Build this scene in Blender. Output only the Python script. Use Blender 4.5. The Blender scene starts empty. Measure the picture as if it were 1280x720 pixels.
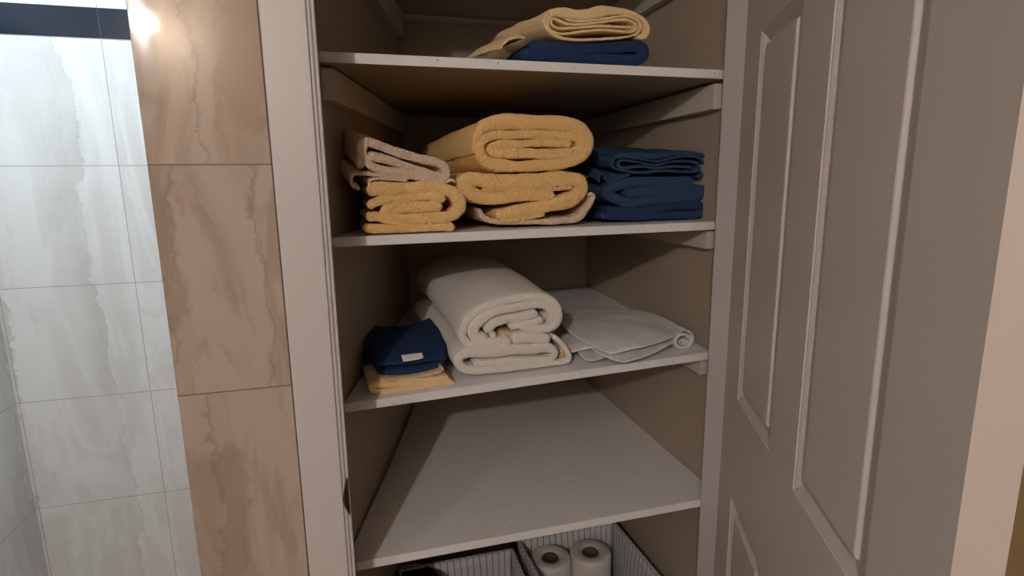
import bpy, bmesh, math, random
import numpy as np
from mathutils import Matrix, Vector, noise
random.seed(7)
S = bpy.context.scene
COL = S.collection

# ------------------------------------------------------------------ camera
CX = (3300., 195.); CZ = (689., 4060.)           # vanishing points of the closet's width and of the verticals
_vx = np.array(CX) - (640, 360); _vz = np.array(CZ) - (640, 360)
F = math.sqrt(-(_vx @ _vz))
_X = np.array([_vx[0] / F, -_vx[1] / F, -1.]); _X /= np.linalg.norm(_X)
_Z = -np.array([_vz[0] / F, -_vz[1] / F, -1.]); _Z /= np.linalg.norm(_Z)
_Y = np.cross(_Z, _X)
R = np.array([_X, _Y, _Z])
CAM = np.array([0.0504, -0.9270, 1.45])


def ray(u, v):
    return R @ np.array([(u - 640) / F, -(v - 360) / F, -1.])


def onY(u, v, y=0.):
    r = ray(u, v); t = (y - CAM[1]) / r[1]; return CAM + t * r


def onZ(u, v, z):
    r = ray(u, v); t = (z - CAM[2]) / r[2]; return CAM + t * r


def onX(u, v, x):
    r = ray(u, v); t = (x - CAM[0]) / r[0]; return CAM + t * r


cd = bpy.data.cameras.new('camera'); cam = bpy.data.objects.new('camera', cd); COL.objects.link(cam)
cd.sensor_width = 36; cd.lens = F / 1280 * 36; cd.clip_start = .01
M = Matrix([[*R[0], CAM[0]], [*R[1], CAM[1]], [*R[2], CAM[2]], [0, 0, 0, 1]])
cam.matrix_world = M
S.camera = cam

# ------------------------------------------------------------------ light and exposure
S.view_settings.view_transform = 'Standard'; S.view_settings.look = 'None'
S.view_settings.gamma = 1; S.view_settings.use_curve_mapping = False
S.view_settings.exposure = 0.64
w = bpy.data.worlds.new('world'); S.world = w; w.use_nodes = True
w.node_tree.nodes['Background'].inputs[0].default_value = (.9, .85, .8, 1)
w.node_tree.nodes['Background'].inputs[1].default_value = .006


def point(name, loc, power, col, r):
    l = bpy.data.lights.new(name, 'POINT'); l.energy = power; l.color = col; l.shadow_soft_size = r
    o = bpy.data.objects.new(name, l); COL.objects.link(o); o.location = loc; return o


def area(name, loc, rot, power, col, sx, sy):
    l = bpy.data.lights.new(name, 'AREA'); l.energy = power; l.color = col; l.shape = 'RECTANGLE'; l.size = sx; l.size_y = sy
    o = bpy.data.objects.new(name, l); COL.objects.link(o); o.location = loc; o.rotation_euler = rot; return o


VAN = Vector((-.845, -2.30, 2.19))
point('vanity_and_fill_bulb', VAN, 35, (1, .935, .90), .030)
point('vanity_and_fill_bulb', (-.90, -1.00, 1.76), 17, (1, .935, .90), .07)  # added fill lamp, unseen, brightens the door face; not a known vanity bulb
area('shower_ceiling_lamp', (-.62, .40, 2.38), (0, 0, 0), 5.2, (.70, .88, 1), .2, .2).data.spread = 2.0


# ------------------------------------------------------------------ materials
def newmat(name):
    m = bpy.data.materials.new(name); m.use_nodes = True
    nt = m.node_tree; b = nt.nodes['Principled BSDF']
    return m, nt, b


class N:
    def __init__(s, nt): s.nt = nt
    def n(s, typ, **kw):
        x = s.nt.nodes.new(typ)
        for k, v in kw.items():
            if isinstance(k, str) and hasattr(x, k): setattr(x, k, v)
        return x
    def l(s, a, b): s.nt.links.new(a, b)
    def val(s, sock, v):
        if hasattr(v, 'links') or hasattr(v, 'is_output'): s.l(v, sock)
        else: sock.default_value = v
    def math(s, op, a, b=0., c=None):
        x = s.n('ShaderNodeMath'); x.operation = op
        s.val(x.inputs[0], a); s.val(x.inputs[1], b)
        if c is not None: s.val(x.inputs[2], c)
        return x.outputs[0]
    def mix(s, f, a, b):
        x = s.n('ShaderNodeMix'); x.data_type = 'RGBA'
        s.val(x.inputs[0], f); s.val(x.inputs[6], a); s.val(x.inputs[7], b)
        return x.outputs[2]
    def ramp(s, v, stops):
        x = s.n('ShaderNodeValToRGB'); e = x.color_ramp.elements
        while len(e) < len(stops): e.new(.5)
        for i, (p, c) in enumerate(stops):
            e[i].position = p; e[i].color = c if len(c) == 4 else (*c, 1)
        s.l(v, x.inputs[0]); return x.outputs[0]
    def noise(s, vec, scale, detail=3, rough=.5, dist=0.):
        x = s.n('ShaderNodeTexNoise'); s.l(vec, x.inputs['Vector'])
        x.inputs['Scale'].default_value = scale; x.inputs['Detail'].default_value = detail
        x.inputs['Roughness'].default_value = rough; x.inputs['Distortion'].default_value = dist
        return x.outputs[0]
    def mapping(s, vec, scale=(1, 1, 1), loc=(0, 0, 0), rot=(0, 0, 0)):
        x = s.n('ShaderNodeMapping'); s.l(vec, x.inputs[0])
        x.inputs['Scale'].default_value = scale; x.inputs['Location'].default_value = loc; x.inputs['Rotation'].default_value = rot
        return x.outputs[0]
    def obj(s): return s.n('ShaderNodeTexCoord').outputs['Object']
    def bump(s, h, strength, dist, b):
        x = s.n('ShaderNodeBump'); x.inputs['Strength'].default_value = strength; x.inputs['Distance'].default_value = dist
        s.l(h, x.inputs['Height']); s.l(x.outputs[0], b.inputs['Normal'])


def paint(name, col, rough=.45, var=.04, bumps=.15):
    m, nt, b = newmat(name); k = N(nt); o = k.obj()
    f = k.noise(o, 6, 4)
    c = k.mix(f, tuple(v * (1 - var) for v in col) + (1,), tuple(min(1, v * (1 + var)) for v in col) + (1,))
    k.l(c, b.inputs['Base Color']); b.inputs['Roughness'].default_value = rough
    k.bump(k.noise(o, 260, 2), bumps, .0006, b)
    return m


def terry(name, c1, c2, bump_d=.0026, scale=340, sheen=.25):
    m, nt, b = newmat(name); k = N(nt); o = k.obj()
    f = k.noise(o, 60, 4, .6)
    g = k.noise(o, 9, 2)
    c = k.mix(k.math('MULTIPLY_ADD', f, .6, k.math('MULTIPLY', g, .4)), (*c1, 1), (*c2, 1))
    k.l(c, b.inputs['Base Color']); b.inputs['Roughness'].default_value = .95
    b.inputs['Specular IOR Level'].default_value = .1
    b.inputs['Sheen Weight'].default_value = sheen; b.inputs['Sheen Roughness'].default_value = .6
    b.inputs['Sheen Tint'].default_value = (*c2, 1)
    v = k.n('ShaderNodeTexVoronoi'); k.l(o, v.inputs['Vector']); v.inputs['Scale'].default_value = scale
    h = k.math('ADD', k.math('MULTIPLY', v.outputs['Distance'], .7), k.math('MULTIPLY', k.noise(o, 160, 3), 1.0))
    k.bump(h, 1., bump_d, b)
    return m


def band(k, coord, p, pitch, wdt):
    """1 on a joint line every pitch starting at p"""
    v = k.math('DIVIDE', k.math('SUBTRACT', coord, p), pitch)
    d = k.math('ABSOLUTE', k.math('SUBTRACT', v, k.math('ROUND', v)))
    return k.math('LESS_THAN', k.math('MULTIPLY', d, pitch), wdt / 2)


def marble(name, base, vein, light, z0, zp, axis=None, a0=0, ap=1, joint=(.3, .2, .13), jw=.0022, sx=5., sz=1.0, band_z=None, rough=.08,
           vein_w=.022, loc=(0, 0, 0), ax='X', amp=.12, per=.22, ph=0., step=0., cs=14., sub=.55):
    m, nt, b = newmat(name); k = N(nt); o = k.obj()
    sep = k.n('ShaderNodeSeparateXYZ'); k.l(o, sep.inputs[0]); X, Y, Z = sep.outputs
    coord = X if ax == 'X' else Y
    hp = k.mapping(o, (1, 1, 1), loc)
    row = k.math('FLOOR', k.math('DIVIDE', k.math('SUBTRACT', Z, z0 + 1e-4), zp))
    big = k.noise(k.mapping(hp, (5, 5, 7)), 1, 10, .68)
    mid = k.noise(k.mapping(hp, (9, 9, 2.2)), 1, 5, .55)
    u = k.math('ADD', k.math('DIVIDE', k.math('ADD', coord, k.math('MULTIPLY', k.math('SUBTRACT', big, .5), amp)), per), k.math('MULTIPLY_ADD', row, step, ph))
    f = k.math('FRACT', u)
    cl = k.noise(k.mapping(hp, (cs, cs, cs * .30)), 1, 8, .62, .9)
    c = k.mix(k.ramp(cl, [(.42, (0, 0, 0)), (.50, (.55, .55, .55)), (.515, (.85, .85, .85)), (.62, (1, 1, 1))]), (*base, 1), (*light, 1))
    # pale streak, then shade rising towards the vein line
    c = k.mix(k.math('MULTIPLY', k.ramp(f, [(.28, (0, 0, 0)), (.36, (.8, .8, .8)), (.42, (.25, .25, .25)), (.52, (0, 0, 0))]), k.ramp(mid, [(.4, (0, 0, 0)), (.6, (1, 1, 1))])), c, (*light, 1))
    c = k.mix(k.math('MULTIPLY', k.ramp(f, [(.62, (0, 0, 0)), (.99, (.42, .42, .42)), (1., (0, 0, 0))]), k.ramp(mid, [(.35, (.25, .25, .25)), (.6, (1, 1, 1))])), c, (*vein, 1))
    ln = k.ramp(f, [(0., (1, 1, 1)), (vein_w, (.5, .5, .5)), (vein_w * 2, (0, 0, 0))])
    c = k.mix(k.math('MULTIPLY', ln, k.ramp(mid, [(.36, (.2, .2, .2)), (.55, (.85, .85, .85))])), c, (*vein, 1))
    f2 = k.math('FRACT', k.math('ADD', k.math('MULTIPLY', u, 1.62), k.math('MULTIPLY', mid, .5)))
    c = k.mix(k.math('MULTIPLY', k.ramp(f2, [(0., (.8, .8, .8)), (vein_w * 1.3, (.3, .3, .3)), (vein_w * 2.6, (0, 0, 0))]), sub), c, (*vein, 1))
    cloud = cl
    j = band(k, Z, z0, zp, jw)
    if axis: j = k.math('MAXIMUM', j, band(k, coord, a0, ap, jw))
    c = k.mix(j, c, (*joint, 1))
    if band_z:
        inb = k.math('MULTIPLY', k.math('GREATER_THAN', Z, band_z[0]), k.math('LESS_THAN', Z, band_z[1]))
        dk = k.mix(cloud, (.002, .006, .014, 1), (.006, .016, .035, 1))
        dk = k.mix(band(k, coord, a0, ap, .002), dk, (.03, .05, .07, 1))
        c = k.mix(inb, c, dk)
        k.l(k.math('MULTIPLY_ADD', inb, .12, k.math('MULTIPLY_ADD', j, .5, rough)), b.inputs['Roughness'])
    else:
        k.l(k.math('MULTIPLY_ADD', j, .5, rough), b.inputs['Roughness'])
    k.l(c, b.inputs['Base Color'])
    hh = k.math('ADD', k.math('MULTIPLY', j, -1.), k.math('MULTIPLY', k.noise(o, 5, 2), .15))
    k.bump(hh, .35, .001, b)
    return m


def liner(name, col):
    """white shelf liner with small grey dots"""
    m, nt, b = newmat(name); k = N(nt); o = k.obj()
    v = k.n('ShaderNodeTexVoronoi'); k.l(o, v.inputs['Vector']); v.inputs['Scale'].default_value = 52; v.inputs['Randomness'].default_value = .55
    d = k.ramp(v.outputs['Distance'], [(.06, (1, 1, 1)), (.10, (0, 0, 0))])
    sel = k.n('ShaderNodeSeparateColor'); k.l(v.outputs['Color'], sel.inputs[0])
    d = k.math('MULTIPLY', d, k.math('MULTIPLY_ADD', sel.outputs[0], .7, .3))
    c = k.mix(k.noise(o, 4, 3), tuple(x * .95 for x in col) + (1,), (*col, 1))
    c = k.mix(d, c, (.20, .19, .24, 1))
    k.l(c, b.inputs['Base Color']); b.inputs['Roughness'].default_value = .42
    k.bump(k.noise(o, 14, 3), .25, .002, b)
    return m


def striped(name):
    m, nt, b = newmat(name); k = N(nt); o = k.obj()
    sep = k.n('ShaderNodeSeparateXYZ'); k.l(o, sep.inputs[0])
    nx = k.math('ADD', k.math('ADD', sep.outputs[0], sep.outputs[1]), k.math('MULTIPLY', k.noise(k.mapping(o, (30, 30, 3)), 1, 3), .003))
    f = k.math('FRACT', k.math('DIVIDE', nx, .0165))
    lw = k.math('LESS_THAN', f, .17)
    c = k.mix(lw, (.64, .63, .64, 1), (.16, .15, .16, 1))
    c = k.mix(k.noise(k.mapping(o, (60, 60, 6)), 6, 3), c, (.45, .44, .46, 1))
    c2 = k.mix(.55, c, k.mix(lw, (.64, .63, .64, 1), (.16, .15, .16, 1)))
    k.l(c2, b.inputs['Base Color']); b.inputs['Roughness'].default_value = .85
    k.bump(k.noise(o, 300, 2), .3, .0008, b)
    return m


def plain(name, col, rough=.5, metal=0., spec=.5):
    m, nt, b = newmat(name); k = N(nt); o = k.obj()
    c = k.mix(k.noise(o, 30, 3), tuple(x * .9 for x in col) + (1,), (*col, 1)); k.l(c, b.inputs['Base Color'])
    b.inputs['Roughness'].default_value = rough; b.inputs['Metallic'].default_value = metal; b.inputs['Specular IOR Level'].default_value = spec
    return m


B_Y = .756
zb = [onY(186, 207, B_Y)[2], onY(217, 486, B_Y)[2]]
zpitch = (zb[0] - zb[1]) / 2
xg = onY(170, 360, B_Y)[0]
stripe = (onY(163, 50, B_Y)[2], onY(163, 12, B_Y)[2])
T_Y = -.112
zt0 = onY(190, 206, T_Y)[2]; zt1 = onY(225, 495, T_Y)[2]

xm = onY(222, 340, T_Y)[0]; xb_ = onY(300, 600, T_Y)[0]; BP = .21
BST = (xb_ - xm) / BP; BPH = -xm / BP + BST
WPH = -onY(110, 280, B_Y)[0] / .23
MAT = dict(
    casing=paint('casing_paint', (.66, .615, .60), .35, .02),
    door=paint('door_paint', (.66, .595, .54), .42, .02, .25),
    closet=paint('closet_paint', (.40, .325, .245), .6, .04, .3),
    cleat=paint('cleat_paint', (.60, .54, .45), .5, .03),
    room=paint('room_paint', (.36, .28, .20), .6, .03),
    tan=paint('tan_paint', (.50, .36, .18), .6, .03),
    ceil=paint('ceiling_paint', (.36, .33, .30), .7, .02),
    liner=liner('shelf_liner', (.84, .82, .81)),
    beige=marble('beige_marble_tile', (.43, .34, .27), (.22, .15, .105), (.53, .445, .37), zt0, zt0 - zt1, jw=.002, sx=6, sz=1.6, rough=.035, loc=(3.1, 0, 1.2), amp=.13, per=BP, ph=BPH, step=BST, joint=(.22, .14, .09)),
    white=marble('white_marble_tile', (.65, .635, .62), (.38, .35, .33), (.74, .735, .725), zb[0], zpitch, axis=True, a0=xg, ap=zpitch, jw=.0018, sx=4.0, sz=.95,
                 band_z=stripe, rough=.16, joint=(.36, .32, .28), vein_w=.012, loc=(1.3, 0, .4), amp=.15, per=.23, ph=WPH, cs=7., sub=.25),
    white_l=marble('white_marble_tile_side', (.65, .635, .62), (.38, .35, .33), (.74, .735, .725), zb[0], zpitch, axis=True, a0=B_Y, ax='Y', ap=zpitch, jw=.0018, sx=4.0, sz=.95,
                 band_z=stripe, rough=.16, joint=(.36, .32, .28), vein_w=.012, loc=(1.3, 0, .4), amp=.15, per=.23, ph=WPH, cs=7., sub=.25),
    floor=marble('floor_tile', (.20, .15, .11), (.12, .08, .06), (.28, .22, .17), 0, 99, axis=True, a0=0, ap=.3, rough=.2),
    yellow=terry('yellow_terry', (.86, .52, .20), (.96, .64, .29)),
    yellow2=terry('pale_yellow_terry', (.82, .58, .30), (.95, .71, .41), .0012, 700),
    beigeT=terry('beige_terry', (.66, .49, .36), (.82, .64, .49)),
    tanT=terry('tan_terry', (.60, .43, .24), (.76, .58, .34)),
    navy=terry('blue_terry', (.024, .052, .105), (.042, .080, .15), .0016, 420, .12),
    navyL=terry('blue_hem_terry', (.05, .10, .19), (.08, .15, .25), .0016, 420, .15),
    navy2=terry('navy_terry', (.016, .034, .085), (.028, .052, .13), .0014, 420, .1),
    white_t=terry('white_terry', (.76, .70, .63), (.88, .83, .77), .0018, 380),
    white_c=terry('thin_white_cloth', (.66, .64, .645), (.80, .78, .78), .0012, 260, .1),
    dark=plain('dark_gap', (.04, .03, .02), .9),
    caulk=plain('caulk', (.16, .10, .065), .8),
    bronze=plain('bronze', (.10, .06, .03), .4, .9),
    label=plain('label_satin', (.80, .79, .77), .4),
    bin=striped('striped_canvas'),
    blackp=plain('black_plastic', (.015, .014, .014), .35),
    paper=plain('paper', (.74, .68, .62), .8),
    wrap=plain('plastic_wrap_paper', (.72, .67, .62), .18),
    core=plain('shaded_cardboard', (.10, .065, .045), .9),  # cardboard coloured darker to paint in the shade inside the roll's hole
    metal=plain('brushed_metal', (.6, .6, .58), .3, 1.),
)


# ------------------------------------------------------------------ mesh helpers
def link(name, bm, mat, parent=None, smooth=False):
    bmesh.ops.recalc_face_normals(bm, faces=bm.faces[:])
    me = bpy.data.meshes.new(name); bm.to_mesh(me); bm.free()
    for m in (mat if isinstance(mat, (list, tuple)) else [mat]): me.materials.append(m)
    if smooth:
        for p in me.polygons: p.use_smooth = True
    o = bpy.data.objects.new(name, me); COL.objects.link(o)
    if parent: o.parent = parent; o.matrix_parent_inverse = parent.matrix_world.inverted()
    return o


def tag(o, label=None, cat=None, group=None, kind=None):
    if label: o['label'] = label
    if cat: o['category'] = cat
    if group: o['group'] = group
    if kind: o['kind'] = kind
    return o


def thing(name, loc, label, cat, group=None):
    o = bpy.data.objects.new(name, None); COL.objects.link(o); o.location = loc; o.empty_display_size = .05
    o.matrix_world = Matrix.Translation(loc)
    return tag(o, label, cat, group)


def box(bm, a, b, bev=0.):
    vs = [bm.verts.new((x, y, z)) for x in (a[0], b[0]) for y in (a[1], b[1]) for z in (a[2], b[2])]
    q = [(0, 1, 3, 2), (4, 6, 7, 5), (0, 4, 5, 1), (2, 3, 7, 6), (0, 2, 6, 4), (1, 5, 7, 3)]
    fs = [bm.faces.new([vs[i] for i in f]) for f in q]
    if bev:
        es = list({e for f in fs for e in f.edges})
        bmesh.ops.bevel(bm, geom=es, offset=bev, segments=2, affect='EDGES', profile=.6)


def prism(bm, poly, z0, z1, bev=0.):
    """poly: (x, y) list; z0/z1 numbers or functions of (x, y)"""
    f0 = z0 if callable(z0) else (lambda x, y: z0)
    f1 = z1 if callable(z1) else (lambda x, y: z1)
    lo = [bm.verts.new((x, y, f0(x, y))) for x, y in poly]; hi = [bm.verts.new((x, y, f1(x, y))) for x, y in poly]
    n = len(poly); fs = [bm.faces.new(lo[::-1]), bm.faces.new(hi)]
    for i in range(n): fs.append(bm.faces.new((lo[i], lo[(i + 1) % n], hi[(i + 1) % n], hi[i])))
    if bev:
        es = list({e for f in fs for e in f.edges})
        bmesh.ops.bevel(bm, geom=es, offset=bev, segments=2, affect='EDGES', profile=.6)


def extrude_profile(bm, prof, z0, z1):
    prism(bm, prof, z0, z1)


def struct(name, bm, mat, smooth=False):
    return tag(link(name, bm, mat, smooth=smooth), kind='structure')


def simple(fn):
    bm = bmesh.new(); fn(bm); return bm


# ------------------------------------------------------------------ room shell
H = 2.42; XL = onY(30, 560, B_Y)[0]; XR = 1.12; YR = -2.50; YF = -.10
WLX = lambda y: -.004 + .262 * y       # closet left wall (runs in towards the back)
WRX = .709; YB = .654
OL, OR_ = .0035, .660                  # opening between the jambs
XE = onY(204, 360, T_Y)[0]             # left end of the beige tiled wall
XC = onY(354.2, 360, T_Y)[0]             # where tiles meet the casing

struct('floor', simple(lambda b: box(b, (XL - .1, YR - .1, -.06), (XR + .1, B_Y + .1, 0))), MAT['floor'])
struct('ceiling', simple(lambda b: box(b, (XL - .1, YR - .1, H), (XR + .1, B_Y + .1, H + .06))), MAT['ceil'])
struct('wall_shower_back', simple(lambda b: box(b, (XL - .1, B_Y, 0), (XE + .02, B_Y + .08, H))), MAT['white'])
struct('wall_left', simple(lambda b: box(b, (XL - .1, YR - .1, 0), (XL, B_Y, H))), MAT['white_l'])
struct('wall_rear', simple(lambda b: box(b, (XL, YR - .1, 0), (XR, YR, H))), MAT['room'])
struct('wall_right', simple(lambda b: box(b, (XR, YR - .1, 0), (XR + .1, B_Y, H))), MAT['tan'])
# partition between shower and closet, its end faced with beige tile
bm = bmesh.new()
prism(bm, [(XE, T_Y + .008), (OL - .03, T_Y + .008), (OL - .03, -.057), (WLX(-.057), -.057), (WLX(YB), YB), (WLX(YB), B_Y), (XE, B_Y)], 0, H)
struct('wall_closet_left', bm, MAT['closet'])
struct('wall_tiled', simple(lambda b: box(b, (XE, T_Y, 0), (XC - .0012, T_Y + .008, H), .0008)), MAT['beige'])
struct('wall_closet_back', simple(lambda b: box(b, (WLX(YB), YB, 0), (WRX, YB + .06, H))), MAT['closet'])
bm = bmesh.new()
prism(bm, [(WRX, -.057), (WRX, YB + .06), (XR, YB + .06), (XR, T_Y), (OR_ + .015, T_Y), (OR_ + .015, -.057)], 0, H)
struct('wall_closet_right', bm, MAT['closet'])
struct('wall_above_door', simple(lambda b: box(b, (OL - .03, T_Y, 2.06), (OR_ + .015, -.057, H))), MAT['room'])

# left casing and jamb: flat board, groove, bead, step down to the jamb
CY = T_Y - .014
xa = onY(322 + .0841 * 0, 0, CY)[0]; xb = onY(381, 0, CY)[0]; xc = onY(386.5, 0, CY)[0]; xd = onY(392, 0, CY)[0]
bm = bmesh.new()
prism(bm, [(xa, T_Y + .01), (xa, CY + .002), (xa + .002, CY), (xb - .0005, CY), (xb, CY + .001), (xb + .0008, CY + .004), (xb + .002, CY + .0005),
           (xb + .0034, CY), (xc, CY + .0008), (xc + .0006, CY + .004), (xd - .0022, CY + .003), (xd - .0004, CY + .0035), (xd, CY + .005), (xd, T_Y + .01)], 0, 2.10)
struct('trim_1', bm, MAT['casing'])
struct('trim_6', simple(lambda b: box(b, (XC - .0014, T_Y + .0012, 0), (xa + .0005, T_Y + .0085, 2.1))), MAT['caulk'])
bm = bmesh.new()
prism(bm, [(xd, T_Y + .002), (OL - .001, T_Y + .002), (OL, T_Y + .004), (OL, -.058), (OL - .02, -.058), (OL - .02, T_Y + .012), (xd, T_Y + .012)], 0, 2.06)
struct('trim_2', bm, MAT['casing'])
# right jamb and its casing
bm = bmesh.new()
prism(bm, [(OR_, -.057), (OR_, -.085), (OR_ - .0015, -.087), (OR_ - .0015, T_Y - .002), (OR_ + .014, T_Y - .002), (OR_ + .014, -.057)], 0, 2.06)
struct('trim_3', bm, MAT['casing'])
struct('trim_4', simple(lambda b: box(b, (OR_ + .014, CY, 0), (OR_ + .085, T_Y, 2.10), .002)), MAT['casing'])
struct('trim_5', simple(lambda b: box(b, (xd, CY, 2.06), (OR_ + .014, T_Y, 2.13), .002)), MAT['casing'])


# ------------------------------------------------------------------ closet shelves and their cleats
def corner_z(fl, fr, bl, br, yf):
    def f(x, y):
        u = min(1, max(0, x / .7)); v = min(1, max(0, (y - yf) / (YB - yf)))
        return (fl * (1 - u) + fr * u) * (1 - v) + (bl * (1 - u) + br * u) * v
    return f


def shelf(label, yf, zf, gap=.002, th=.0155, gapm=None, xr=WRX - .0015):
    bm = bmesh.new()
    ys = [max(yf, -.055)] + [i * .08 for i in range(1, 8)] + [YB - .004]
    left = []
    for y in ys[::-1]:
        g = gap + (gapm or 0) * math.sin(math.pi * min(1, max(0, y / YB)))
        left.append((WLX(y) + g, y))
    poly = [(left[-1][0], yf), (xr, yf), (xr, YB - .004)] + left[:-1]
    prism(bm, poly, lambda x, y: zf(x, y) - th, zf, .0007)
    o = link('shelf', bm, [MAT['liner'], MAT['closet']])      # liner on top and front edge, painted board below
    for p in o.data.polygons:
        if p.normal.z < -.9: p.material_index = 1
    return tag(o, label, 'shelf')


Z1 = corner_z(1.650, 1.649, 1.650, 1.650, 0)
Z2 = corner_z(1.370, 1.375, 1.370, 1.375, 0)
Z3 = corner_z(1.089, 1.116, 1.108, 1.137, 0)
Z4 = corner_z(.826, .8305, .826, .8305, -.05)
Z0 = lambda x, y: 1.905
Z5 = lambda x, y: .262
shelf('white closet shelf above the picture, highest of all, only its supports in view', 0, Z0)
shelf('white closet shelf at the top carrying one yellow and one navy towel', 0, Z1)
shelf('white dotted closet shelf under the beige, yellow and blue towel stacks', 0, Z2)
shelf('white dotted closet shelf under the white towels and navy washcloth', 0, Z3)
bm = None
s4 = shelf('wide bare white dotted closet shelf with nothing on it', -.052, Z4, .003, gapm=.006, xr=OR_ - .002 if False else WRX - .0015)
shelf('low closet shelf carrying the striped storage bins', 0, Z5)


def cleat_side(side, zf, z_drop, h, y0, y1, label, th=.019, dz=0.):
    bm = bmesh.new()
    if side == 'R':
        poly = [(WRX - th, y0), (WRX, y0), (WRX, y1), (WRX - th, y1)]
    else:
        poly = [(WLX(y0), y0), (WLX(y0) + th, y0), (WLX(y1) + th, y1), (WLX(y1), y1)]
    top = lambda x, y: zf(x, y) - .0157 - z_drop + dz * y
    prism(bm, poly, lambda x, y: top(x, y) - h, top, .0012)
    return tag(link('shelf_cleat', bm, MAT['cleat']), label, 'shelf support')


cleat_side('R', Z1, .006, .045, .012, YB - .022, 'cream wooden support on the right wall under the top shelf in view')
cleat_side('L', Z1, .004, .048, .018, YB - .022, 'cream wooden support on the left wall under the top shelf in view')
cleat_side('R', Z2, .002, .036, .012, YB - .022, 'cream wooden support on the right wall under the shelf with blue towels')
cleat_side('R', Z3, .002, .034, .012, YB - .022, 'small rounded cream support on the right wall under the white cloth')
cleat_side('R', Z0, 0, .06, .012, YB - .022, 'cream support high on the right closet wall behind the yellow towel')
cleat_side('L', Z0, 0, .06, .012, YB - .022, 'cream support high on the left closet wall at the picture top')
zc = onY(499, 22, YB - .02)[2]
tag(link('shelf_cleat', simple(lambda b: box(b, (WLX(YB) + .001, YB - .02, zc), (WRX, YB, 1.888), .001)), MAT['cleat']),
    'long cream support across the closet back wall at the picture top', 'shelf support')


# ------------------------------------------------------------------ door
HG = Vector((onY(921, 240, -.1125)[0], -.1125, 0))
_d = ray(755, 228.7); _d[2] = 0; _d /= np.linalg.norm(_d)
DS = Vector((-_d[0], -_d[1], 0))                 # from the hinge towards the free edge
DN = Vector((-_d[1], _d[0], 0))                  # out of the face the camera sees
DW, DT = .6415, .030


def build_door():
    bm = bmesh.new()
    z0, z1 = .012, 2.04
    ss = [0, .092, .270, .364, .541, DW]
    zs = [z0, .24, .928, 1.1005, 1.6626, 1.775, 1.92, z1]
    panels = {(i, j) for i in (1, 3) for j in (1, 3, 5)}
    P = lambda s, z, h: HG + DS * s + DN * h + Vector((0, 0, z))
    V = {}
    for i, s in enumerate(ss):
        for j, z in enumerate(zs): V[i, j] = bm.verts.new(P(s, z, 0))
    rings = [(.0010, -.0012), (.0026, -.0018), (.0036, -.0018), (.0070, -.0036), (.0110, -.0062), (.0125, -.0064), (.0165, -.0086), (.0185, -.0090), (.0205, -.0082), (.0245, -.0020), (.0262, -.0012)]
    for i in range(len(ss) - 1):
        for j in range(len(zs) - 1):
            q = [V[i, j], V[i + 1, j], V[i + 1, j + 1], V[i, j + 1]]
            if (i, j) not in panels: bm.faces.new(q); continue
            prev = q
            for ins, h in rings:
                cur = [bm.verts.new(P(s, z, h)) for s, z in ((ss[i] + ins, zs[j] + ins), (ss[i + 1] - ins, zs[j] + ins), (ss[i + 1] - ins, zs[j + 1] - ins), (ss[i] + ins, zs[j + 1] - ins))]
                for a in range(4): bm.faces.new((prev[a], prev[(a + 1) % 4], cur[(a + 1) % 4], cur[a]))
                prev = cur
            bm.faces.new(prev)
    # rounded arris, sides and back
    bk = {}
    per = [(i, 0) for i in range(len(ss))] + [(len(ss) - 1, j) for j in range(1, len(zs))] + [(i, len(zs) - 1) for i in range(len(ss) - 2, -1, -1)] + [(0, j) for j in range(len(zs) - 2, 0, -1)]
    back = []
    for i, j in per: back.append(bm.verts.new(P(ss[i], zs[j], -DT)))
    n = len(per)
    for a in range(n):
        bm.faces.new((V[per[a]], V[per[(a + 1) % n]], back[(a + 1) % n], back[a]))
    bm.faces.new(back)
    return bm


door = struct('door_1', build_door(), MAT['door'])
door['label'] = 'open grey-white panelled closet door hinged on the right jamb'


def lathe(prof, axis_o, axis_d, seg=28):
    bm = bmesh.new(); d = Vector(axis_d).normalized(); a = d.orthogonal().normalized(); b = d.cross(a); o = Vector(axis_o)
    rows = []
    for r, h in prof:
        rows.append([bm.verts.new(o + d * h + (a * math.cos(t) + b * math.sin(t)) * r) for t in [2 * math.pi * k / seg for k in range(seg)]])
    for q in range(len(rows) - 1):
        for k in range(seg): bm.faces.new((rows[q][k], rows[q][(k + 1) % seg], rows[q + 1][(k + 1) % seg], rows[q + 1][k]))
    bm.faces.new(rows[0]); bm.faces.new(rows[-1][::-1])
    return bm


link('door_handle', lathe([(.030, 0), (.030, .004), (.012, .008), (.011, .025), (.022, .035), (.026, .047), (.020, .056), (.004, .059)],
                          HG + DS * (DW - .06) + Vector((0, 0, .98)), DN), MAT['bronze'], door, True)

# strike plate let into the left jamb, its lip bent over the bead
zs_a, zs_b = onY(427, 598, CY)[2], onY(433, 643, CY)[2]
sp = thing('strike_plate', (OL, T_Y, zs_b), 'dark bronze latch strike plate on the left door jamb', 'strike plate')
bm = bmesh.new()
prism(bm, [(OL - .0005, -.066), (OL + .0010, -.066), (OL + .0012, T_Y - .004), (OL - .0005, T_Y - .004)], zs_b - .006, zs_a + .006, .0003)
link('plate', bm, MAT['bronze'], sp)
bm = bmesh.new()
zm = (zs_a + zs_b) / 2; hh = (zs_a - zs_b) / 2
rows = []
for k in range(13):
    t = k / 12 * 2 - 1
    w_ = .0075 * (1 - abs(t + .15 * math.cos(t * 2)) ** 1.6) + .0012
    z = zm + t * hh
    rows.append([bm.verts.new((OL + .001 - w_ * c, T_Y - .016 - .0035 * math.sin(c * 2.2) + y_, z)) for c, y_ in ((0, .004), (.35, 0), (.7, 0), (1, .001), (1, .003), (.5, .003), (0, .007))])
for a, b in zip(rows, rows[1:]):
    for i in range(7): bm.faces.new((a[i], a[(i + 1) % 7], b[(i + 1) % 7], b[i]))
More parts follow.
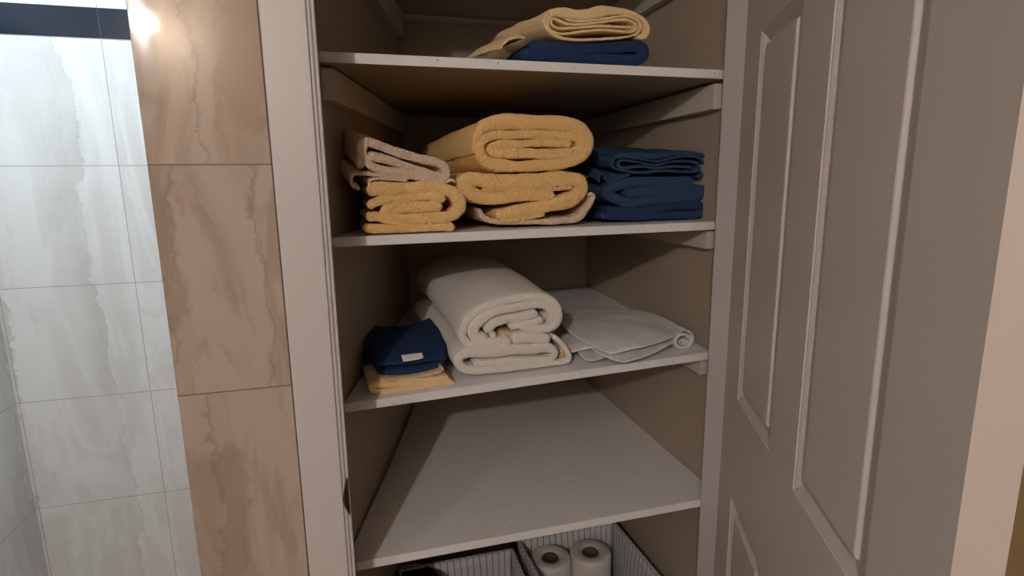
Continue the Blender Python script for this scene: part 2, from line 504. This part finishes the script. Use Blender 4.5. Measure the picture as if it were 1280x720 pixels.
bm.faces.new(rows[0]); bm.faces.new(rows[-1][::-1])
link('strike_lip', bm, MAT['bronze'], sp, True)


# ------------------------------------------------------------------ cloth builders
def spline(pts, ds):
    """Catmull-Rom through (a, z, t) points, resampled every ds metres"""
    P_ = [np.array(p, float) for p in pts]
    P_ = [2 * P_[0] - P_[1]] + P_ + [2 * P_[-1] - P_[-2]]
    out = []
    for i in range(1, len(P_) - 2):
        p0, p1, p2, p3 = P_[i - 1:i + 3]
        for k in range(24):
            t = k / 24
            out.append(.5 * ((2 * p1) + (-p0 + p2) * t + (2 * p0 - 5 * p1 + 4 * p2 - p3) * t * t + (-p0 + 3 * p1 - 3 * p2 + p3) * t ** 3))
    out.append(P_[-2])
    out = np.array(out); seg = np.linalg.norm(np.diff(out[:, :2], axis=0), axis=1); cum = np.concatenate([[0], np.cumsum(seg)])
    n = max(6, int(cum[-1] / ds)); q = np.linspace(0, cum[-1], n + 1)
    return np.stack([np.interp(q, cum, out[:, c]) for c in range(out.shape[1])], 1)


def fold_strip(bm, pts, depth, frame, ds=.0035, bulge=.34, back_rows=20, fuzz=.0007, seed=0, warp=None):
    """A band of cloth whose edge-on folds follow pts (a, z, thickness); depth runs away from the viewer.
    frame(a, d, z) gives the world point."""
    C_ = spline(pts, ds); n = len(C_)
    T = np.gradient(C_[:, :2], axis=0); T /= (np.linalg.norm(T, axis=1)[:, None] + 1e-9)
    Nn = np.stack([-T[:, 1], T[:, 0]], 1)
    # cross-section ring in (normal offset, depth): front bulge, top side, back bulge, bottom side
    ring = []
    nb = 7
    for k in range(nb):
        a = -math.pi / 2 + math.pi * k / (nb - 1); ring.append((math.sin(a), -math.cos(a), 0))       # -1..1 at front
    for k in range(1, back_rows): ring.append((1, 0, k / back_rows))
    for k in range(nb):
        a = math.pi / 2 - math.pi * k / (nb - 1); ring.append((math.sin(a), math.cos(a), 1))
    for k in range(back_rows - 1, 0, -1): ring.append((-1, 0, k / back_rows))
    rows = []
    endr = .5
    L = len(ring)
    cum = np.concatenate([[0], np.cumsum(np.linalg.norm(np.diff(C_[:, :2], axis=0), axis=1))])
    for i in range(n):
        wv = noise.noise(Vector((cum[i] * 28, seed * 3.7, 0)))
        t = C_[i, 2] * (1 + .20 * wv)
        C_[i, :2] += Nn[i] * (t * .12 * noise.noise(Vector((cum[i] * 22, seed * 1.9, 5))))
        e = min(cum[i], cum[-1] - cum[i]); r = t * .5
        s = math.sqrt(max(.0, 1 - (1 - min(1, e / r)) ** 2)) if r > 0 else 1
        s = max(s, .12)
        row = []
        for (o_, fb, dd) in ring:
            off = o_ * t * .5 * s
            d = dd * depth + fb * t * .5 * bulge * (s if s > .2 else .2)
            a = C_[i, 0] + Nn[i, 0] * off; z = C_[i, 1] + Nn[i, 1] * off
            if warp: a, d, z = warp(a, d, z, dd)
            p = Vector(frame(a, d, z))
            q = p * 120 + Vector((seed, 0, 0))
            nv = noise.noise_vector(q) * fuzz + noise.noise_vector(p * 13 + Vector((seed, 3, 0))) * fuzz * (2.2 + 5 * min(1, dd * 3) * (o_ == 1))
            row.append(bm.verts.new(p + nv))
        rows.append(row)
    for a_, b_ in zip(rows, rows[1:]):
        for k in range(L): bm.faces.new((a_[k], a_[(k + 1) % L], b_[(k + 1) % L], b_[k]))
    bm.faces.new(rows[0]); bm.faces.new(rows[-1][::-1])


PXM = .927 / F                                   # metres a pixel spans on the shelf-front plane


def px_towel(name, strips, crop, yf, depth, mat, label, zmin=None, yaw=0., plump=1.13, t=10, shift=(0, 0), rise=None, parent=None, bulge=.34,
             ds=.003, fuzz=.0009, seed=0, cat='towel', group=None, wobble=.004, ztop_scale=None):
    """strips: lists of crop-pixel points (x, y[, thickness in crop pixels]). crop = (x0, y0, scale)"""
    bm = bmesh.new()
    k = (yf + .927) / F
    allx = [p[0] for s in strips for p in s]
    c0 = onY(crop[0] + sum(allx) / len(allx) / crop[2], crop[1], yf)[0]
    cy, sy = math.cos(yaw), math.sin(yaw)
    def frame(a, d, z): return (c0 + (a - c0) * cy - d * sy, yf + (a - c0) * sy * .0 + d * cy, z)
    for q, s in enumerate(strips):
        tt = t[q] if isinstance(t, (list, tuple)) else t
        dd = depth[q] if isinstance(depth, (list, tuple)) else depth
        pts = []
        for p in s:
            w_ = onY(crop[0] + p[0] / crop[2], crop[1] + p[1] / crop[2], yf)
            th = (p[2] if len(p) > 2 else tt) / crop[2] * k * plump
            z = w_[2]
            if zmin is not None:
                z = max(z, zmin(w_[0], yf) + th * .5)
            pts.append((w_[0], z, th))
        def warp(a, d, z, f):
            if rise: z = z + rise(a, f, z)
            if zmin is not None:
                fl = zmin(a, yf + d) + .0008
                z = max(z, fl)
            a = a + shift[0] * f + wobble * math.sin(f * 5 + seed) * f
            return a, d, z
        fold_strip(bm, pts, dd, frame, ds, bulge, seed=seed + q, fuzz=fuzz, warp=warp)
    o = link(name, bm, mat, parent, True)
    if label: tag(o, label, cat, group)
    return o


# ---- shelf with the coloured stacks
A = (420, 140, 4.5)
px_towel('folded_towel', [
    [(585, 345), (560, 362), (520, 348), (430, 318), (330, 285), (250, 258), (195, 250), (178, 282), (215, 312), (300, 332), (400, 352), (490, 374), (570, 386), (617, 360), (612, 312),
     (560, 280), (450, 255), (330, 222), (215, 182), (160, 172), (138, 215), (140, 270), (128, 318)],
    [(400, 402), (300, 414), (225, 425), (186, 408), (192, 384), (260, 376), (400, 388)],
    [(420, 372), (300, 362), (165, 352), (105, 352), (80, 380), (92, 418), (135, 436)],
    [(400, 408), (520, 406), (600, 400), (650, 382), (668, 400)],
], A, .016, [.20, .17, .17, .06], MAT['beigeT'], 'rumpled beige towel lying on the left yellow towel', t=[42, 13, 15, 12], yaw=.05, shift=(-.03, 0),
    rise=lambda a, f, z: .040 * math.sin(f * 1.5) * max(0, min(1, (.16 - a) / .13)) * max(0, min(1, (z - 1.40) / .04)), seed=1)
px_towel('folded_towel', [
    [(168, 440), (300, 436), (480, 428), (610, 436), (680, 480), (690, 545), (630, 594), (480, 602), (350, 602), (285, 582, 50), (290, 552, 56), (360, 540, 60), (470, 540, 60), (600, 534, 56)],
    [(178, 540), (225, 512), (330, 486, 46), (470, 478, 46), (620, 484, 44)],
    [(165, 597), (230, 592), (300, 612), (420, 630)],
    [(150, 652), (300, 653), (500, 652), (668, 643)],
], A, .008, .21, MAT['yellow'], 'thick yellow towel folded flat under the rumpled beige towel', zmin=Z2, t=[60, 44, 44, 46], seed=2, yaw=.02)

B = (530, 130, 4.5)
big = [(835, 222, 40), (700, 220, 42), (560, 222, 42), (430, 228, 42), (376, 250, 46), (410, 276, 56), (560, 280, 60), (760, 278, 60), (862, 258, 50), (890, 222, 46), (850, 186, 46), (720, 176, 48),
       (540, 174, 48), (410, 176, 48), (335, 205, 52), (308, 260, 58), (350, 325, 64), (450, 346, 66), (620, 346, 66), (800, 328, 66), (900, 280, 66), (926, 215, 72), (885, 150, 80), (780, 112, 86),
       (620, 104, 88), (450, 106, 86), (350, 122, 70), (305, 165, 46), (282, 225, 30), (288, 285, 20)]
px_towel('folded_towel', [big], B, .035, .40, MAT['yellow'], 'plump yellow towel on top of the middle stack, its fold showing', t=54, plump=1.0, seed=3, yaw=.10, shift=(-.012, 0),
         rise=lambda a, f, z: -.012 * f)
px_towel('folded_towel', [
    [(738, 512, 62), (600, 516, 64), (440, 522, 66), (330, 528, 74), (256, 500, 80), (222, 452, 84), (275, 422, 84), (400, 432, 92), (620, 434, 96), (790, 420, 92), (872, 428, 84), (885, 488, 84),
     (810, 548, 84), (650, 590, 80), (500, 612, 74), (400, 618, 60)],
    [(430, 655), (560, 640), (680, 615)],
    [(330, 482, 26), (500, 480, 26), (700, 478, 26), (840, 470, 26)],
], B, .030, [.36, .20, .2], MAT['yellow'], 'yellow towel beneath the plump one, above the beige edge, in the middle stack', t=[66, 40, 26], plump=1.0, seed=4, yaw=.06, rise=lambda a, f, z: -.004 * f)
px_towel('folded_towel', [
    [(310, 590, 18), (345, 645, 26), (440, 668, 26), (620, 664, 28), (760, 655, 34), (860, 645, 34), (915, 590, 34), (955, 520, 26), (930, 500, 22)],
], B, .034, .30, MAT['beigeT'], 'beige towel squashed flat at the bottom of the middle stack', zmin=Z2, t=30, seed=5, yaw=.04)

Cc = (725, 170, 6)
px_towel('folded_towel', [
    [(850, 238), (700, 226), (560, 240), (450, 228), (340, 242), (292, 215), (312, 185), (430, 195), (560, 216), (700, 190), (850, 195), (896, 225), (890, 262), (800, 268), (620, 258), (470, 278),
     (350, 262), (262, 240), (246, 195), (290, 158), (420, 166), (560, 188), (700, 160), (860, 155), (932, 200), (936, 275), (890, 318)],
    [(255, 150, 30), (400, 140, 34), (560, 155, 38), (700, 135, 34), (860, 132, 30), (948, 165, 26), (955, 260, 20)],
    [(150, 350, 10), (150, 300, 10), (175, 285, 12), (225, 352, 14), (300, 322, 12), (380, 288, 10)],
], Cc, .062, [.30, .32, .16], MAT['navy'], 'thin layered blue towel on top of the blue stack', t=[17, 30, 12], seed=6, yaw=.02, ds=.003,
    rise=lambda a, f, z: .020 * math.sin(f * 1.6) + .012 * f * max(0, min(1, (.62 - a) / .1)))
px_towel('folded_towel', [
    [(860, 350), (600, 342), (360, 356), (225, 400), (230, 455), (370, 505), (600, 470), (860, 456), (915, 420), (880, 398), (600, 406), (380, 425)],
    [(330, 425), (600, 418), (860, 412)],
], Cc, .058, .32, MAT['navy'], 'soft blue towel in the middle of the blue stack', t=76, seed=7, yaw=.02)
px_towel('folded_towel', [
    [(150, 598), (300, 603), (500, 602), (800, 596), (905, 580), (915, 545), (860, 522), (600, 540), (400, 560), (190, 556)],
], Cc, .060, .32, MAT['navy2'], 'blue towel lying flat at the bottom of the blue stack', zmin=Z2, t=60, seed=8, yaw=.02)

# ---- top shelf
Dd = (590, 0, 5.565)
px_towel('folded_towel', [
    [(1105, 186), (960, 180), (800, 186), (680, 192), (590, 190), (552, 155), (575, 130), (680, 165), (850, 160), (1040, 132), (1125, 155), (1148, 195), (1100, 218), (960, 208), (800, 214), (680, 228),
     (600, 232), (545, 205), (528, 160), (550, 112), (620, 110), (720, 145), (860, 138), (1060, 110), (1150, 135), (1178, 190), (1140, 240), (1000, 262), (820, 275), (680, 270), (580, 245), (520, 200),
     (506, 140), (530, 95)],
    [(530, 86, 34), (640, 92, 56), (760, 98, 60), (900, 78, 66), (1040, 80, 40), (1160, 118, 28), (1222, 180, 26), (1208, 255, 34), (1150, 262, 24)],
    [(370, 262, 14), (290, 262, 14), (225, 300, 14), (190, 345, 12)],
], Dd, .022, [.26, .30, .18], MAT['yellow2'], 'pale yellow towel loosely folded on top of the navy one, top shelf', t=[15, 40, 14], seed=9, yaw=.10, shift=(-.02, 0), ds=.003,
    rise=lambda a, f, z: .010 * math.sin(f * 2.2))
px_towel('folded_towel', [
    [(330, 378), (480, 385), (700, 400), (900, 412), (1120, 415), (1190, 385), (1180, 335), (1080, 325), (900, 338), (700, 335), (520, 325), (400, 312)],
], Dd, .030, .26, MAT['navy2'], 'navy towel lying on the top shelf under the pale yellow towel', zmin=Z1, t=68, seed=10, yaw=.06)

# ---- shelf with the white stacks
Ff = (515, 320, 4.5)
px_towel('folded_towel', [
    [(600, 400), (700, 412), (780, 402), (824, 350), (818, 290), (778, 248), (700, 234), (560, 244), (420, 288), (322, 352), (288, 420), (294, 470), (338, 500), (430, 488)],
    [(425, 470, 60), (350, 450, 60), (345, 400, 60), (400, 345, 58), (480, 312, 54), (600, 288, 52), (720, 272, 52), (782, 300, 50), (788, 345, 50), (765, 372, 46)],
    [(415, 432, 38), (465, 378, 48), (560, 352, 46), (640, 340, 46), (708, 322, 46)],
    [(545, 402, 44), (620, 390, 46), (690, 374, 46), (742, 350, 46)],
    [(440, 452, 60), (475, 436, 44)],
], Ff, .035, [.44, .40, .20, .20, .2], MAT['white_t'], 'thick white towel rolled on top of the white stack', t=[48, 50, 44, 46, 50], plump=1.03, seed=11, yaw=.03, shift=(-.02, 0), ds=.004,
    rise=lambda a, f, z: .035 * math.sin(f * 1.57) - .01 * f)
px_towel('folded_towel', [
    [(790, 448, 26), (840, 490, 26), (882, 550, 24), (872, 592, 24), (760, 606, 26), (620, 622, 32), (480, 638, 36), (340, 648, 42), (276, 622, 48), (262, 580, 54), (310, 548, 60), (450, 538, 64),
     (650, 524, 62), (770, 518, 50), (806, 552, 36), (770, 585, 34), (700, 590, 42), (560, 596, 44), (420, 604, 42), (345, 606, 30)],
    [(560, 470, 60), (680, 462, 60), (780, 470, 50)],
    [(330, 520, 50), (450, 495, 60), (560, 480, 60)],
], Ff, .030, [.40, .30, .30], MAT['white_t'], 'white towel lying under the thick rolled white one', rise=lambda a, f, z: .012 * f, zmin=Z3, t=[38, 50, 50], seed=12, yaw=.05, shift=(-.01, 0), ds=.004)
px_towel('folded_cloth', [
    [(488, 428, 22), (540, 442, 40), (610, 432, 30), (680, 432, 40), (735, 440, 20)],
], Ff, .042, .16, MAT['tanT'], 'tan cloth tucked between the two white towels', t=30, seed=13, cat='cloth')
px_towel('folded_cloth', [
    [(835, 520, 16), (848, 560, 20), (825, 588, 16)],
], Ff, .038, .10, MAT['tanT'], 'tan cloth corner inside the right fold of the lower white towel', t=20, seed=14, cat='cloth')

# ---- washcloths at the left of that shelf
Ee = (430, 385, 6)
px_towel('washcloth', [
    [(830, 590, 26), (700, 600, 26), (500, 612), (300, 622), (222, 618), (205, 588), (260, 572), (400, 572), (600, 560), (800, 540, 26)],
    [(790, 515, 34), (700, 525, 30), (520, 540, 26), (400, 550, 20)],
], Ee, .020, [.20, .19], MAT['yellow2'], 'pale yellow washcloth at the bottom of the left pile', zmin=Z3, t=[36, 28], seed=15, yaw=.02, cat='washcloth', shift=(-.012, 0))
px_towel('washcloth', [
    [(262, 538, 18), (400, 534, 20), (560, 510, 22), (700, 482, 24), (738, 462, 22), (735, 438, 20)],
], Ee, .022, .18, MAT['tanT'], 'tan washcloth pressed between the navy and the pale yellow ones', t=20, seed=16, yaw=.02, cat='washcloth', shift=(-.012, 0))


# sheet of cloth over a 3 x 3 net of control points, with rounded edges
def net_sheet(bm, ctrl, th, n=56, seed=0, fuzz=.0006, wav=.0015):
    """ctrl[j][i] = world points; rows j from the front to the back"""
    C_ = np.array(ctrl, float)
    m = C_.shape[0]
    ts = np.linspace(0, 1, m)
    def basis(t):
        out = []
        for i in range(m):
            v = 1.
            for k in range(m):
                if k != i: v *= (t - ts[k]) / (ts[i] - ts[k])
            out.append(v)
        return np.array(out)
    g = [[None] * (n + 1) for _ in range(n + 1)]; h = [[None] * (n + 1) for _ in range(n + 1)]
    e = lambda t: (1 - abs(2 * t - 1) ** 14) ** .5
    sm = lambda t: .5 - .5 * math.cos(math.pi * t) if False else t
    for j in range(n + 1):
        for i in range(n + 1):
            u, v = i / n, j / n
            bu, bv = basis(u), basis(v)
            p = Vector(np.einsum('j,i,jik->k', bv, bu, C_))
            r = max(.06, min(e(u), e(v)))
            q = noise.noise_vector(p * 60 + Vector((seed, 0, 0))) * fuzz + noise.noise_vector(p * 17 + Vector((0, seed, 0))) * wav
            g[j][i] = bm.verts.new(p + q + Vector((0, 0, th * .5 * r)))
            h[j][i] = bm.verts.new(p + q - Vector((0, 0, th * .5 * r)))
    for j in range(n):
        for i in range(n):
            bm.faces.new((g[j][i], g[j][i + 1], g[j + 1][i + 1], g[j + 1][i]))
            bm.faces.new((h[j][i], h[j + 1][i], h[j + 1][i + 1], h[j][i + 1]))
    for k in range(n):
        bm.faces.new((g[0][k], h[0][k], h[0][k + 1], g[0][k + 1])); bm.faces.new((g[n][k], g[n][k + 1], h[n][k + 1], h[n][k]))
        bm.faces.new((g[k][0], g[k + 1][0], h[k + 1][0], h[k][0])); bm.faces.new((g[k][n], h[k][n], h[k + 1][n], g[k + 1][n]))


def cp(crop, x, y, z): return onZ(crop[0] + x / crop[2], crop[1] + y / crop[2], z)


bm = bmesh.new()
# upper layer, its front edge curled under, then the lower layer
top = [[cp(Ee, 245, 432, 1.137), cp(Ee, 480, 418, 1.139), cp(Ee, 765, 385, 1.140)],
       [cp(Ee, 140, 250, 1.152), cp(Ee, 440, 240, 1.153), cp(Ee, 740, 215, 1.154)],
       [cp(Ee, 130, 118, 1.158), cp(Ee, 400, 150, 1.150), cp(Ee, 640, 75, 1.164)]]
net_sheet(bm, top, .011, seed=21)
low = [[cp(Ee, 255, 492, 1.121), cp(Ee, 480, 492, 1.121), cp(Ee, 750, 432, 1.127)],
       [cp(Ee, 150, 290, 1.134), cp(Ee, 440, 280, 1.136), cp(Ee, 735, 260, 1.138)],
       [cp(Ee, 140, 150, 1.140), cp(Ee, 400, 165, 1.140), cp(Ee, 640, 120, 1.146)]]
net_sheet(bm, low, .016, seed=22)
side = [[cp(Ee, 130, 430, 1.112), cp(Ee, 180, 400, 1.126), cp(Ee, 265, 400, 1.138)],
        [cp(Ee, 112, 300, 1.126), cp(Ee, 135, 260, 1.140), cp(Ee, 200, 260, 1.150)],
        [cp(Ee, 110, 170, 1.140), cp(Ee, 130, 125, 1.154), cp(Ee, 200, 130, 1.156)]]
net_sheet(bm, side, .008, seed=23, n=30)
nv = tag(link('washcloth', bm, MAT['navy2'], None, True), 'navy blue washcloth with a white tag, draped on the left pile', 'washcloth')
bm = bmesh.new()
tg = [[cp(Ee, 445, 402, 1.1495), cp(Ee, 520, 393, 1.1497), cp(Ee, 602, 374, 1.150)],
      [cp(Ee, 436, 376, 1.1545), cp(Ee, 515, 365, 1.1547), cp(Ee, 594, 354, 1.155)],
      [cp(Ee, 427, 354, 1.1585), cp(Ee, 508, 342, 1.1587), cp(Ee, 586, 334, 1.159)]]
net_sheet(bm, tg, .0008, n=10, seed=3, fuzz=.0001, wav=.0003)
tag(link('care_tag', bm, MAT['label'], nv, True), 'small white sewn tag')

# ---- thin white cloth at the right
Gg = (695, 375, 7.111)
bm = bmesh.new()
zc_ = 1.116
top = [[cp(Gg, 130, 300, zc_ + .026), cp(Gg, 300, 395, zc_ + .024), cp(Gg, 490, 478, zc_ + .018)],
       [cp(Gg, 40, 190, zc_ + .032), cp(Gg, 500, 250, zc_ + .038), cp(Gg, 860, 395, zc_ + .026)],
       [cp(Gg, 60, 130, zc_ + .030), cp(Gg, 640, 70, zc_ + .040), cp(Gg, 1165, 262, zc_ + .034)]]
net_sheet(bm, top, .0045, seed=31, wav=.0045)
low = [[cp(Gg, 300, 425, zc_ + .010), cp(Gg, 430, 500, zc_ + .008), cp(Gg, 610, 552, zc_ + .007)],
       [cp(Gg, 200, 280, zc_ + .017), cp(Gg, 560, 400, zc_ + .014), cp(Gg, 900, 460, zc_ + .010)],
       [cp(Gg, 200, 180, zc_ + .024), cp(Gg, 640, 200, zc_ + .024), cp(Gg, 1120, 320, zc_ + .022)]]
net_sheet(bm, low, .005, seed=32, wav=.0045)
lf = [[cp(Gg, 140, 465, zc_ + .008), cp(Gg, 260, 445, zc_ + .010), cp(Gg, 370, 430, zc_ + .012)],
      [cp(Gg, 80, 390, zc_ + .012), cp(Gg, 220, 380, zc_ + .016), cp(Gg, 380, 400, zc_ + .015)],
      [cp(Gg, 30, 325, zc_ + .014), cp(Gg, 160, 305, zc_ + .020), cp(Gg, 330, 360, zc_ + .020)]]
net_sheet(bm, lf, .006, seed=33, n=40, wav=.0045)
fl = [[cp(Gg, 270, 535, zc_ + .002), cp(Gg, 350, 540, zc_ + .002), cp(Gg, 430, 515, zc_ + .003)],
      [cp(Gg, 220, 500, zc_ + .004), cp(Gg, 330, 490, zc_ + .004), cp(Gg, 430, 490, zc_ + .005)],
      [cp(Gg, 190, 455, zc_ + .005), cp(Gg, 300, 450, zc_ + .006), cp(Gg, 420, 460, zc_ + .006)]]
net_sheet(bm, fl, .004, seed=34, n=30, wav=.002)
# rolled right-hand fold
def roll(bm, p0, p1, r, turns, th, seed):
    p0, p1 = Vector(p0), Vector(p1); ax = (p1 - p0).normalized(); side_ = ax.cross(Vector((0, 0, 1))).normalized(); up = side_.cross(ax)
    m = 70; rows = []
    for k in range(m):
        f = k / (m - 1); ang = f * turns * 2 * math.pi; rr = r * (1 - .45 * f)
        row = []
        for j in range(25):
            g_ = j / 24; c = p0.lerp(p1, g_)
            for o_ in (th / 2, -th / 2):
                d = (side_ * math.cos(-ang + 1.2) * 1.25 + up * math.sin(-ang + 1.2)) * (rr + o_) * (1 - .25 * g_)
                p = c + d
                row.append((p + noise.noise_vector(p * 50 + Vector((seed, 0, 0))) * .0008))
        rows.append(row)
    V = [[bm.verts.new(p) for p in row] for row in rows]
    for a, b in zip(V, V[1:]):
        for j in range(24):
            for o_ in (0, 1): bm.faces.new((a[2 * j + o_], a[2 * j + 2 + o_], b[2 * j + 2 + o_], b[2 * j + o_]))
        bm.faces.new((a[0], a[1], b[1], b[0])); bm.faces.new((a[48], a[49], b[49], b[48]))
    for row in (V[0], V[-1]):
        for j in range(24): bm.faces.new((row[2 * j], row[2 * j + 1], row[2 * j + 3], row[2 * j + 2]))
roll(bm, cp(Gg, 1135, 360, zc_ + .018), cp(Gg, 800, 200, zc_ + .022), .020, 1.15, .0045, 5)
tag(link('folded_cloth', bm, MAT['white_c'], None, True), 'thin rumpled white cloth with folded edges, right of the white towels', 'cloth')


# ------------------------------------------------------------------ storage bins on the low shelf
ZR = .535


def storage_bin(x0, x1, y0, y1, label, skew=0.):
    t = thing('storage_bin', ((x0 + x1) / 2, (y0 + y1) / 2, .2625), label, 'storage bin')
    zb_ = .263; th = .004
    X = lambda x, y: x + skew * (y1 - y)
    def wall(ax0, ay0, ax1, ay1, nm):
        bm = bmesh.new(); nx, nz = 24, 12; g = []
        dx, dy = ax1 - ax0, ay1 - ay0; L = math.hypot(dx, dy); nx_, ny_ = -dy / L, dx / L
        for s_ in (0, 1):
            gg = []
            for j in range(nz + 1):
                row = []
                for i in range(nx + 1):
                    u, v = i / nx, j / nz
                    x = ax0 + dx * u; y = ay0 + dy * u
                    b_ = .006 * math.sin(math.pi * u) * math.sin(math.pi * v * .9) + (s_ - .5) * th
                    z = zb_ + (ZR - zb_) * v - (.004 * math.sin(math.pi * u) if j == nz else 0)
                    row.append(bm.verts.new((x + nx_ * b_, y + ny_ * b_, z)))
                gg.append(row)
            g.append(gg)
        for s_ in (0, 1):
            for j in range(nz):
                for i in range(nx): bm.faces.new((g[s_][j][i], g[s_][j][i + 1], g[s_][j + 1][i + 1], g[s_][j + 1][i]))
        for i in range(nx):
            for j in (0, nz): bm.faces.new((g[0][j][i], g[0][j][i + 1], g[1][j][i + 1], g[1][j][i]))
        for j in range(nz):
            for i in (0, nx): bm.faces.new((g[0][j][i], g[0][j + 1][i], g[1][j + 1][i], g[1][j][i]))
        link(nm, bm, MAT['bin'], t, True)
    p = [(X(x0, y0), y0), (X(x1, y0), y0), (X(x1, y1), y1), (X(x0, y1), y1)]
    for a in range(4):
        q, r_ = p[a], p[(a + 1) % 4]
        wall(q[0], q[1], r_[0], r_[1], 'side_panel')
    bm = bmesh.new(); prism(bm, p, zb_, zb_ + .004); link('bottom', bm, MAT['bin'], t)
    bm = bmesh.new()
    for a in range(4):
        q, r_ = Vector((*p[a], 0)), Vector((*p[(a + 1) % 4], 0)); d = (r_ - q).normalized(); n_ = Vector((-d.y, d.x, 0)) * .004
        prism(bm, [tuple((q - n_)[:2]), tuple((r_ - n_)[:2]), tuple((r_ + n_)[:2]), tuple((q + n_)[:2])], ZR - .006, ZR + .0005, .001)
    link('rim', bm, MAT['bin'], t)
    return t


storage_bin(.392, .664, .055, .335, 'striped canvas bin holding two paper rolls, right of its twin', .05)
storage_bin(.085, .366, .055, .300, 'striped canvas bin holding a black pot, left of its twin', .0)

# two wrapped paper rolls, standing
ZT = .512
for k, (px, py) in enumerate([(688, 695), (738, 688)]):
    c = onZ(px, py, ZT)
    lab = ['left one of the two white paper rolls in the right striped bin', 'right one of the two white paper rolls in the right striped bin'][k]
    r = thing('paper_roll', (c[0], c[1], .268), lab, 'paper roll', 'wrapped paper rolls')
    Rr = .0535; h = ZT - .268
    link('paper', lathe([(.0205, .0), (Rr - .006, 0), (Rr, .006), (Rr, h - .010), (Rr - .003, h - .003), (Rr - .010, h), (.030, h - .001), (.0205, h - .004), (.0205, .0)], (c[0], c[1], .268), (0, 0, 1), 48), MAT['wrap'], r, True)
    link('core', lathe([(.0200, .002), (.0200, h - .003), (.0186, h - .003), (.0186, .002), (.0200, .002)], (c[0], c[1], .268), (0, 0, 1), 32), MAT['core'], r, True)

# black pot with a thin steel rim in the left bin
c = onZ(514, 731, .535)
pt = thing('pot', (c[0], c[1], .268), 'round black container with a thin shiny rim inside the left bin', 'container')
h = .535 - .268; r0 = .070
link('body', lathe([(r0 - .01, 0), (r0, .01), (r0, h - .002), (r0 - .0025, h), (r0 - .004, h - .004), (r0 - .004, .02), (.004, .015)], (c[0], c[1], .268), (0, 0, 1), 48), MAT['blackp'], pt, True)
link('rim', lathe([(r0 + .0006, h - .003), (r0 + .0008, h + .0006), (r0 - .0012, h + .0012), (r0 - .0016, h - .002), (r0 + .0006, h - .003)], (c[0], c[1], .268), (0, 0, 1), 48), MAT['metal'], pt, True)
